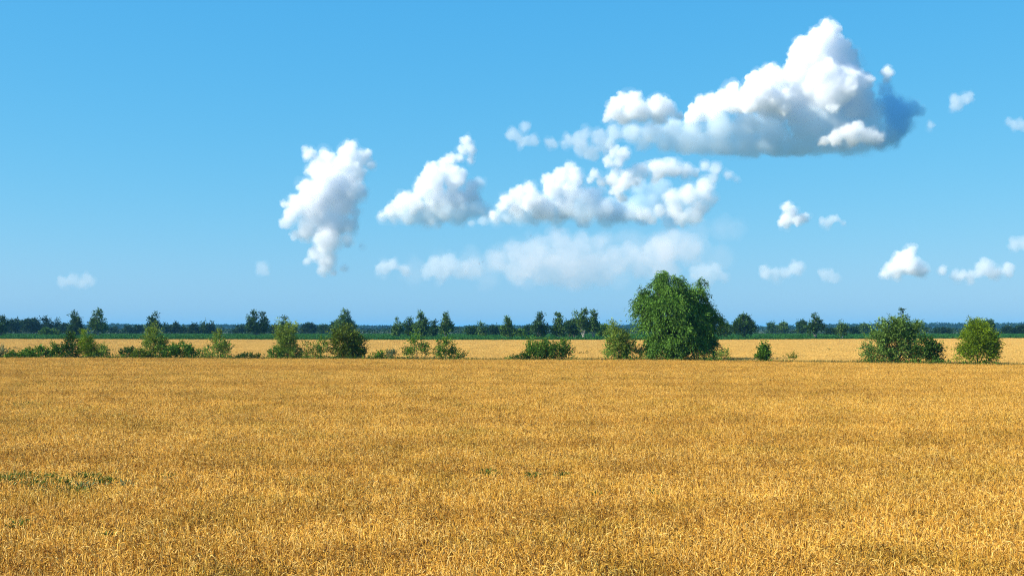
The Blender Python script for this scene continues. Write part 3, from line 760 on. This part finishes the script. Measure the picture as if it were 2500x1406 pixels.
def field_weeds():
    r = np.random.default_rng(5); Vs = []; Qs = []; nv = 0; Ts = []
    spots = [(x, 852 + r.uniform(-1, 1)) for x in (12, 22, 27, 36, 43, 50)] + [(x, 855) for x in (267, 270, 277, 285, 289, 302, 310)] + [(x, 862) for x in (1402, 1410, 1421, 1434, 1468)] + [(2024, 853)]
    for px, py in spots:
        D = (CAM_Z - CANOPY) * F / (py + 3 - HZ); X, Y, _ = at(px, 0, D)
        n = 26; h = r.uniform(0.15, 0.55)
        P = np.stack([X + r.normal(0, 0.16, n), Y + r.normal(0, 0.2, n), CANOPY + r.uniform(-0.3, 1, n) * h], -1)
        V, Q = leaves(P, unit(r.normal(size=(n, 3)) + [0, 0, 0.8]), r.uniform(0.15, 0.3, n), r.uniform(0.08, 0.14, n), r)
        Vs.append(V); Qs.append(Q + nv); nv += len(V); Ts.append(np.repeat(r.random(n) * 0.5, 4))
    o = link('weeds', np_mesh('weeds', np.concatenate(Vs), np.concatenate(Qs), G['dark'], np.concatenate(Ts)))
    tag(o, 'scattered dark weeds poking out of the field behind the bushes', None, None, 'stuff')
field_weeds()

# ------------------------------------------------------------------ clouds
def ico(level):
    import bmesh
    bm = bmesh.new(); bmesh.ops.create_icosphere(bm, subdivisions=level, radius=1.0)
    V = np.array([v.co[:] for v in bm.verts]); T = np.array([[v.index for v in f.verts] for f in bm.faces])
    bm.free(); return V, T
ICO = ico(2)
_cm = {}
def cloud_mat(d, k, tone):
    """vapour of even density; d is per photograph pixel, k metres per pixel"""
    key = (round(d, 5), round(k, 4), tone)
    if key not in _cm:
        m = bpy.data.materials.new('cloud_vapour'); m.use_nodes = True
        t = m.node_tree; t.nodes.clear()
        o = t.nodes.new('ShaderNodeOutputMaterial'); v = t.nodes.new('ShaderNodeVolumePrincipled')
        v.inputs['Color'].default_value = (*tone, 1)
        v.inputs['Density'].default_value = d / k
        v.inputs['Anisotropy'].default_value = 0.0
        t.links.new(v.outputs[0], o.inputs['Volume'])
        _cm[key] = m
    return _cm[key]

def puff_mesh(name, C, R, zbase, flat, vox, disp, mat):
    V, T = ICO
    n = len(C)
    VV = (C[:, None] + V[None] * R[:, None, None]).reshape(-1, 3)
    low = VV[:, 2] < zbase
    VV[low, 2] = zbase - (zbase - VV[low, 2]) * flat
    TT = (T[None] + (np.arange(n) * len(V))[:, None, None]).reshape(-1, 3)
    me = np_mesh(name, VV, TT, mat)
    o = bpy.data.objects.new(name, me); COL.objects.link(o)
    rm = o.modifiers.new('union', 'REMESH'); rm.mode = 'VOXEL'; rm.voxel_size = vox
    for i, (s, a, basis) in enumerate(disp):
        tx = bpy.data.textures.new('billow', 'CLOUDS'); tx.noise_scale = s; tx.noise_depth = 3
        if basis: tx.noise_basis = basis; tx.noise_depth = 0
        dm = o.modifiers.new('billow', 'DISPLACE'); dm.texture = tx; dm.strength = a; dm.mid_level = 0.5; dm.texture_coords = 'LOCAL'
    dg = bpy.context.evaluated_depsgraph_get()
    em = bpy.data.meshes.new_from_object(o.evaluated_get(dg))
    bpy.data.objects.remove(o)
    em.materials.clear(); em.materials.append(mat)
    return em

TONE = (0.985, 0.991, 1.0)
SHADE_TONE = (0.915, 0.965, 1.0)  # bluer vapour colour standing in for shade on cloud undersides
def cloud(label, D, puffs, base, dens, seed, soft=None, flat=0.65, tone=TONE, fill=False, kids=12, grand=6, vox=2.5, root=None):
    """puffs: (column, row, radius[, depth]) of the big billows in photograph pixels at distance D; soft > 0: thin and blurred"""
    r = np.random.default_rng(seed)
    k = D / F
    if soft is None: soft = 0.0 if dens > 0.04 else 0.5
    C = []; R = []; lev = []
    if fill: puffs = list(puffs) + [(q[0], base - 0.4 * q[2], q[2] * 0.85) + tuple(q[3:]) for q in puffs if 0.6 * q[2] < base - q[1] < 2.0 * q[2]]
    for pf in puffs:
        x, y, rad = pf[:3]
        dy = pf[3] if len(pf) > 3 else r.uniform(-0.6, 0.6) * rad
        c0 = np.array([x, dy, -y], float); C.append(c0); R.append(rad * 0.84); lev.append(0)
        for _ in range(kids):
            d = unit(r.normal(size=3) + np.array([0, -0.15, 0.3])); r1 = rad * r.uniform(0.25, 0.5)
            c1 = c0 + d * (rad * 1.0 - r1 * 0.7); C.append(c1); R.append(r1); lev.append(1)
            for _ in range(grand):
                d2 = unit(r.normal(size=3) + d * 0.8); r2 = r1 * r.uniform(0.22, 0.5)
                C.append(c1 + d2 * (r1 - r2 * 0.3)); R.append(r2); lev.append(2)
    C = np.array(C); R = np.array(R); lev = np.array(lev)
    mx = np.mean([q[0] for q in puffs])
    C = (C - np.array([mx, 0, -base])) * k; R = R * k
    if root is None:
        root = bpy.data.objects.new('cumulus_cloud', None); COL.objects.link(root); root.location = at(mx, base, D)
        tag(root, label, 'cloud', 'cumulus clouds'); shift = Vector((0, 0, 0)); pre = ''
    else:
        shift = Vector(at(mx, base, D)) - root.location; pre = 'lower_'
    vor = 'VORONOI_F1'
    # (part, size factor, share of the density, displacement)
    if soft < 0.3:
        shells = [('billows', -4.5, 0.75, 2, [(16, 5, None), (14, -8, vor), (6, -4, vor), (3, 1.5, None)], vox),
                  ('fringe', -0.5, 0.34, 2, [(15, 9, None), (11, -8, vor), (5, -4, vor), (3, 2, None)], vox * 1.15),
                  ('veil', 2.5, 0.16, 1, [(22, 22, None), (7, 8, None), (3.5, 3, None)], vox * 1.4),
                  ('outer_veil', 6.0, 0.06, 1, [(40, 40, None), (12, 14, None), (5, 4, None)], vox * 1.8)]
    else:
        shells = [('core', -5.0, 0.9, 1, [(26, 22, None), (9, 9, None), (4, 3, None)], vox * 1.7),
                  ('fringe', -1.0, 0.55, 1, [(24, 24, None), (8, 10, None), (4, 4, None)], vox * 1.7),
                  ('veil', 2.0, 0.35, 1, [(34, 34, None), (12, 14, None), (5, 5, None)], vox * 2.0),
                  ('outer_veil', 5.0, 0.22, 0, [(50, 44, None), (16, 18, None), (6, 6, None)], vox * 2.3)]
    for i, (nm, grow, share, lv, disp, vx) in enumerate(shells):
        pick = lev <= lv
        Rr = R[pick] + grow * k * np.clip(R[pick] / (20 * k), 0.3, 1.0)
        ok = Rr > vx * k * 0.6
        Cc = C[pick][ok] + np.array([1.7 * i, 0, 0]) * k * 0.3
        link(pre + nm, puff_mesh(nm, Cc, Rr[ok], -0.5 * i * k, flat, vx * k, [(a_ * k, b_ * k, c_) for a_, b_, c_ in disp], cloud_mat(dens * share, k, tone)), root, shift)
    return root

# densities are per photograph pixel: 0.1 means a mean free path of ten pixels' width
great = cloud('great white cumulus with a tall tower and soft blue-grey base', 10000,
      [(2022, 78, 30), (2000, 105, 42), (2040, 115, 40), (1965, 120, 32), (1955, 150, 38), (2010, 165, 65), (2070, 165, 45), (2085, 205, 42), (2020, 225, 66), (1950, 212, 52), (1890, 205, 45), (1850, 215, 35),
       (1900, 250, 52), (1840, 240, 48), (1780, 250, 40), (1730, 260, 34), (1700, 275, 24), (2100, 255, 44), (1690, 292, 20), (1960, 265, 46),
       (1850, 240, 44, -60), (1820, 258, 36, -70), (1890, 262, 36, -70)],
      300, 0.065, 1, flat=0.5)
cloud('', 10010,
      [(2060, 270, 60), (2120, 285, 48), (2100, 320, 46), (2030, 305, 60), (1960, 305, 56), (1890, 310, 52), (1820, 312, 50), (1750, 312, 44), (1690, 318, 38), (2150, 325, 38), (1640, 325, 36), (1590, 328, 34), (1540, 328, 30), (1500, 326, 24),
       (1630, 345, 32), (1660, 347, 36), (1690, 350, 36), (1720, 350, 38), (1750, 352, 38), (1780, 354, 38), (1810, 354, 40), (1840, 356, 40), (1870, 358, 40), (1900, 358, 40), (1930, 358, 40), (1960, 357, 40), (1990, 355, 38), (2020, 354, 38), (2050, 352, 36), (2080, 352, 36), (2110, 350, 34), (2140, 345, 32), (2180, 338, 22), (1570, 348, 24), (1620, 352, 24), (1490, 345, 18)],
      378, 0.0135, 31, soft=0.6, flat=0.12, tone=(0.89, 0.957, 1.0), kids=5, grand=0, root=great)  # blue shade of the underside is put into the tone
cloud('little white heap in front of the right end of the great cumulus', 9750,
      [(2070, 325, 24), (2095, 312, 20), (2040, 338, 22), (2010, 345, 16), (2120, 332, 26), (2145, 340, 16), (2085, 342, 22)], 358, 0.045, 33, soft=0.2, flat=0.3)
cloud('dark blue shadowed cloud tail at the right end of the great cumulus', 10180,
      [(2165, 255, 32), (2190, 270, 36), (2222, 268, 28), (2195, 305, 38), (2180, 332, 28), (2248, 268, 16), (2160, 215, 20), (2210, 300, 24), (2150, 345, 22)], 356, 0.020, 2, soft=0.5, tone=(0.62, 0.86, 1.0))  # dark blue tone paints the tail's shadow into its vapour
cloud('tiny white puff floating above the dark cloud tail', 10000, [(2163, 180, 16), (2166, 196, 11), (2165, 168, 10)], 212, 0.07, 3, kids=6)
cloud('white two-humped cloud left of the great cumulus', 9800,
      [(1515, 248, 24), (1548, 246, 26), (1500, 272, 26), (1545, 275, 32), (1600, 268, 34), (1632, 268, 24), (1570, 285, 24), (1485, 288, 16), (1655, 285, 14), (1520, 292, 20), (1610, 290, 22)], 303, 0.045, 4, flat=0.35)
column = cloud('tall ragged white cloud column left of all other big clouds', 15000,
      [(752, 375, 20), (790, 390, 30), (850, 370, 30), (885, 385, 24), (845, 400, 36), (775, 415, 30), (870, 425, 30), (800, 440, 38), (755, 470, 30), (718, 492, 22), (692, 500, 12), (770, 495, 32), (815, 465, 34), (905, 405, 14)], 560, 0.04, 5, soft=0.2)
cloud('', 15010,
      [(830, 450, 42), (862, 470, 34), (780, 475, 40), (735, 500, 32), (830, 500, 42), (772, 520, 40), (712, 525, 24), (696, 545, 16), (812, 548, 42), (748, 560, 30), (718, 572, 16), (800, 590, 38), (856, 552, 24), (882, 470, 18),
       (852, 590, 18), (880, 600, 9), (768, 622, 20), (800, 640, 26), (752, 636, 13), (785, 662, 15), (840, 655, 12), (815, 668, 12), (868, 520, 16)],
      690, 0.022, 35, soft=0.6, tone=(0.97, 0.98, 1.0), kids=9, grand=2, root=column)
heap = cloud('heaped cumulus topped by a ragged horn, right of the tall column', 14000,
      [(1136, 345, 15), (1148, 362, 17), (1130, 368, 14), (1148, 388, 12), (1120, 385, 14), (1100, 390, 17), (1085, 408, 22), (1055, 418, 22), (1060, 445, 34), (1110, 440, 34), (1150, 458, 18), (1030, 460, 26), (985, 482, 18), (975, 500, 25),
       (1010, 498, 28), (1060, 490, 34), (1110, 485, 30), (950, 516, 18), (930, 526, 10), (1150, 480, 18)], 545, 0.05, 6, soft=0.2, flat=0.35)
cloud('', 14010, [(935, 532, 16), (960, 530, 20), (990, 526, 26), (1020, 522, 30), (1050, 518, 34), (1085, 515, 36), (1120, 512, 36), (1150, 510, 34), (1175, 512, 26), (1150, 480, 30), (1190, 525, 18), (1120, 530, 28), (1080, 532, 26), (1040, 534, 24), (1000, 536, 20), (1165, 450, 20)],
      551, 0.015, 36, soft=0.6, flat=0.14, tone=SHADE_TONE, kids=5, grand=0, root=heap)
slant = cloud('bright slanting cumulus above the middle of the horizon', 13500,
      [(1395, 412, 18), (1370, 428, 22), (1405, 435, 24), (1340, 440, 20), (1350, 465, 30), (1390, 470, 30), (1290, 458, 18), (1265, 475, 22), (1300, 490, 32), (1240, 490, 20), (1225, 505, 18), (1260, 508, 24), (1330, 508, 32), (1380, 500, 30),
       (1205, 526, 14)], 545, 0.05, 7, soft=0.2, flat=0.35)
cloud('', 13510, [(1150, 546, 10), (1180, 538, 16), (1210, 534, 20), (1240, 530, 22), (1270, 528, 26), (1300, 526, 28), (1335, 522, 32), (1370, 518, 34), (1405, 512, 36), (1440, 510, 36), (1475, 512, 36), (1510, 518, 32), (1545, 522, 28), (1570, 530, 22), (1420, 480, 34), (1450, 480, 32), (1420, 535, 26), (1480, 535, 26), (1360, 536, 24)],
      556, 0.013, 37, soft=0.6, flat=0.14, tone=SHADE_TONE, kids=5, grand=0, root=slant)
cloud('blue-grey shaded cloud mass right of the bright slanting cumulus', 13700,
      [(1440, 490, 30), (1470, 510, 34), (1510, 515, 34), (1550, 505, 34), (1590, 490, 34), (1610, 460, 30), (1560, 460, 26), (1620, 510, 30), (1500, 530, 26), (1430, 530, 24), (1640, 540, 26), (1570, 530, 28)], 560, 0.011, 32, tone=(0.80, 0.92, 1.0))  # shade painted in as a blue vapour colour
cloud('ragged white cloud under the great cumulus, left of the flat one', 12500,
      [(1500, 372, 18), (1522, 378, 20), (1485, 395, 16), (1510, 395, 18), (1452, 425, 15), (1440, 440, 12), (1470, 445, 14), (1500, 440, 22), (1530, 445, 22), (1555, 445, 14), (1505, 465, 20), (1518, 485, 15), (1505, 418, 14)], 512, 0.045, 8)
cloud('flat soft cloud right below the great cumulus', 12500,
      [(1565, 415, 24), (1605, 410, 28), (1640, 412, 28), (1675, 420, 20), (1540, 422, 16), (1610, 428, 22), (1700, 425, 14), (1520, 425, 12)], 442, 0.022, 9, flat=0.35)
cloud('ragged broken cloud above the crown of the big willow', 13000,
      [(1722, 405, 16), (1745, 415, 17), (1740, 435, 15), (1778, 428, 11), (1795, 440, 9), (1715, 470, 26), (1680, 480, 30), (1640, 480, 26), (1712, 505, 26), (1690, 530, 26), (1650, 510, 26), (1575, 522, 16), (1560, 525, 14), (1590, 540, 14), (1720, 450, 22), (1660, 535, 22), (1610, 515, 18), (1740, 490, 18)], 590, 0.018, 10)
cloud('small bright cloud alone in the right of the sky', 14000,
      [(1918, 508, 16), (1935, 518, 18), (1920, 535, 20), (1945, 538, 18), (1965, 530, 14), (1910, 545, 12)], 558, 0.05, 11, flat=0.3)
cloud('thin scrap of cloud right of the small bright cloud', 14000, [(2005, 542, 13), (2040, 536, 13), (2058, 545, 11), (2022, 545, 11)], 556, 0.018, 12)
cloud('faint torn cloud left of the great cumulus', 11500, [(1245, 328, 17), (1280, 312, 15), (1298, 345, 17), (1275, 348, 18), (1262, 335, 14)], 364, 0.010, 13)
cloud('faint long cloud wisp joining the great cumulus from the left', 11500, [(1345, 350, 18), (1385, 348, 20), (1430, 325, 18), (1460, 335, 24), (1410, 345, 22), (1475, 360, 24), (1440, 375, 24), (1420, 360, 20)], 400, 0.009, 14)
cloud('long pale cloud bank low behind the big willow', 22000,
      [(1320, 600, 33), (1370, 592, 36), (1420, 600, 36), (1465, 592, 23), (1260, 620, 36), (1210, 640, 36), (1300, 640, 52), (1370, 650, 57), (1440, 655, 54), (1500, 640, 44), (1545, 625, 39), (1350, 575, 23), (1570, 650, 39), (1160, 655, 31),
       (1260, 665, 39), (1330, 672, 36), (1400, 675, 36), (1470, 675, 33), (1600, 620, 49), (1640, 600, 49), (1620, 645, 44), (1680, 610, 44)], 700, 0.0036, 15, tone=(1.0, 0.965, 0.965))
cloud('broad faint pinkish veil of cloud spread low over the middle', 26000,
      [(1010, 665, 40), (1080, 650, 46), (1150, 645, 50), (1230, 630, 54), (1310, 620, 58), (1390, 615, 60), (1470, 610, 60), (1550, 605, 60), (1630, 600, 58), (1700, 610, 54), (1760, 630, 46), (1190, 675, 40), (1290, 675, 44), (1400, 675, 46), (1510, 670, 46), (1620, 665, 46), (1710, 670, 40), (1800, 560, 30), (1760, 560, 40), (1700, 565, 40)],
      720, 0.0011, 38, soft=0.7, kids=4, grand=0, tone=(1.0, 0.965, 0.965))
cloud('pale low cloud left of the long cloud bank', 22000, [(1060, 652, 28), (1095, 645, 26), (1120, 660, 26), (1040, 668, 20), (1080, 672, 24)], 692, 0.0065, 16)
cloud('small pale low cloud right of the tall column', 22000, [(935, 655, 21), (958, 645, 18), (985, 660, 18), (920, 663, 12)], 678, 0.010, 17)
cloud('pale smudge of cloud right of the willow crown', 21000, [(1710, 665, 28), (1745, 660, 24), (1765, 680, 20), (1730, 685, 20)], 704, 0.0055, 18)
cloud('low pale cloud pair right of the willow', 21000, [(1868, 665, 20), (1892, 670, 18), (1940, 655, 20), (1922, 668, 18), (1955, 650, 12)], 686, 0.010, 19)
cloud('little low cloud right of the pale cloud pair', 21000, [(2018, 670, 18), (2030, 682, 17), (2003, 668, 10)], 700, 0.008, 20)
cloud('clear-cut white low cloud above the wide glossy bush', 18000, [(2222, 612, 18), (2205, 632, 22), (2215, 650, 30), (2185, 655, 26), (2240, 662, 20), (2160, 668, 16)], 682, 0.030, 21, soft=0.5, flat=0.3)
cloud('row of small low clouds at the right end of the sky', 18000, [(2300, 660, 15), (2340, 672, 16), (2370, 676, 14), (2400, 652, 22), (2425, 668, 18), (2460, 660, 19), (2385, 670, 16), (2350, 668, 14)], 686, 0.018, 22)
cloud('faint cloud scrap near the right picture edge', 16000, [(2335, 250, 20), (2360, 240, 18), (2375, 235, 11), (2325, 265, 12)], 282, 0.011, 23)
cloud('tiny faint cloud below the dark cloud tail', 16000, [(2271, 306, 12), (2285, 308, 9)], 318, 0.010, 24, kids=6)
cloud('dim cloud scrap cut by the right picture edge', 16000, [(2480, 305, 19), (2500, 312, 19), (2460, 298, 11)], 327, 0.008, 25)
cloud('faint lilac cloud cut by the right picture edge lower down', 20000, [(2485, 595, 21), (2505, 600, 22), (2465, 605, 13)], 622, 0.008, 26)
cloud('faint low cloud near the left edge of the sky', 24000, [(150, 690, 18), (175, 686, 17), (212, 680, 17), (200, 695, 17), (225, 690, 11)], 714, 0.006, 27)
cloud('faint low puff left of the foot of the tall column', 24000, [(640, 655, 17), (650, 668, 13), (628, 665, 11)], 684, 0.006, 28)

# ------------------------------------------------------------------ haze: the summer air over the plain
def haze():
    m = bpy.data.materials.new('summer_haze'); m.use_nodes = True
    t = m.node_tree; t.nodes.clear()
    o = t.nodes.new('ShaderNodeOutputMaterial'); v = t.nodes.new('ShaderNodeVolumePrincipled')
    v.inputs['Color'].default_value = (0.16, 0.56, 1.0, 1)
    v.inputs['Density'].default_value = 0.00006
    v.inputs['Anisotropy'].default_value = 0.0
    t.links.new(v.outputs[0], o.inputs['Volume'])
    a = 60100.0; z0, z1 = -1.0, 34.0
    vs = [(x, y, z) for z in (z0, z1) for x, y in ((-a, -a), (a, -a), (a, a), (-a, a))]
    me = bpy.data.meshes.new('haze')
    me.from_pydata(vs, [], [(3, 2, 1, 0), (4, 5, 6, 7), (0, 1, 5, 4), (1, 2, 6, 5), (2, 3, 7, 6), (3, 0, 4, 7)])
    me.materials.append(m)
    ob = link('haze', me); tag(ob, 'thin blue summer haze over the plain', None, None, 'stuff')
haze()
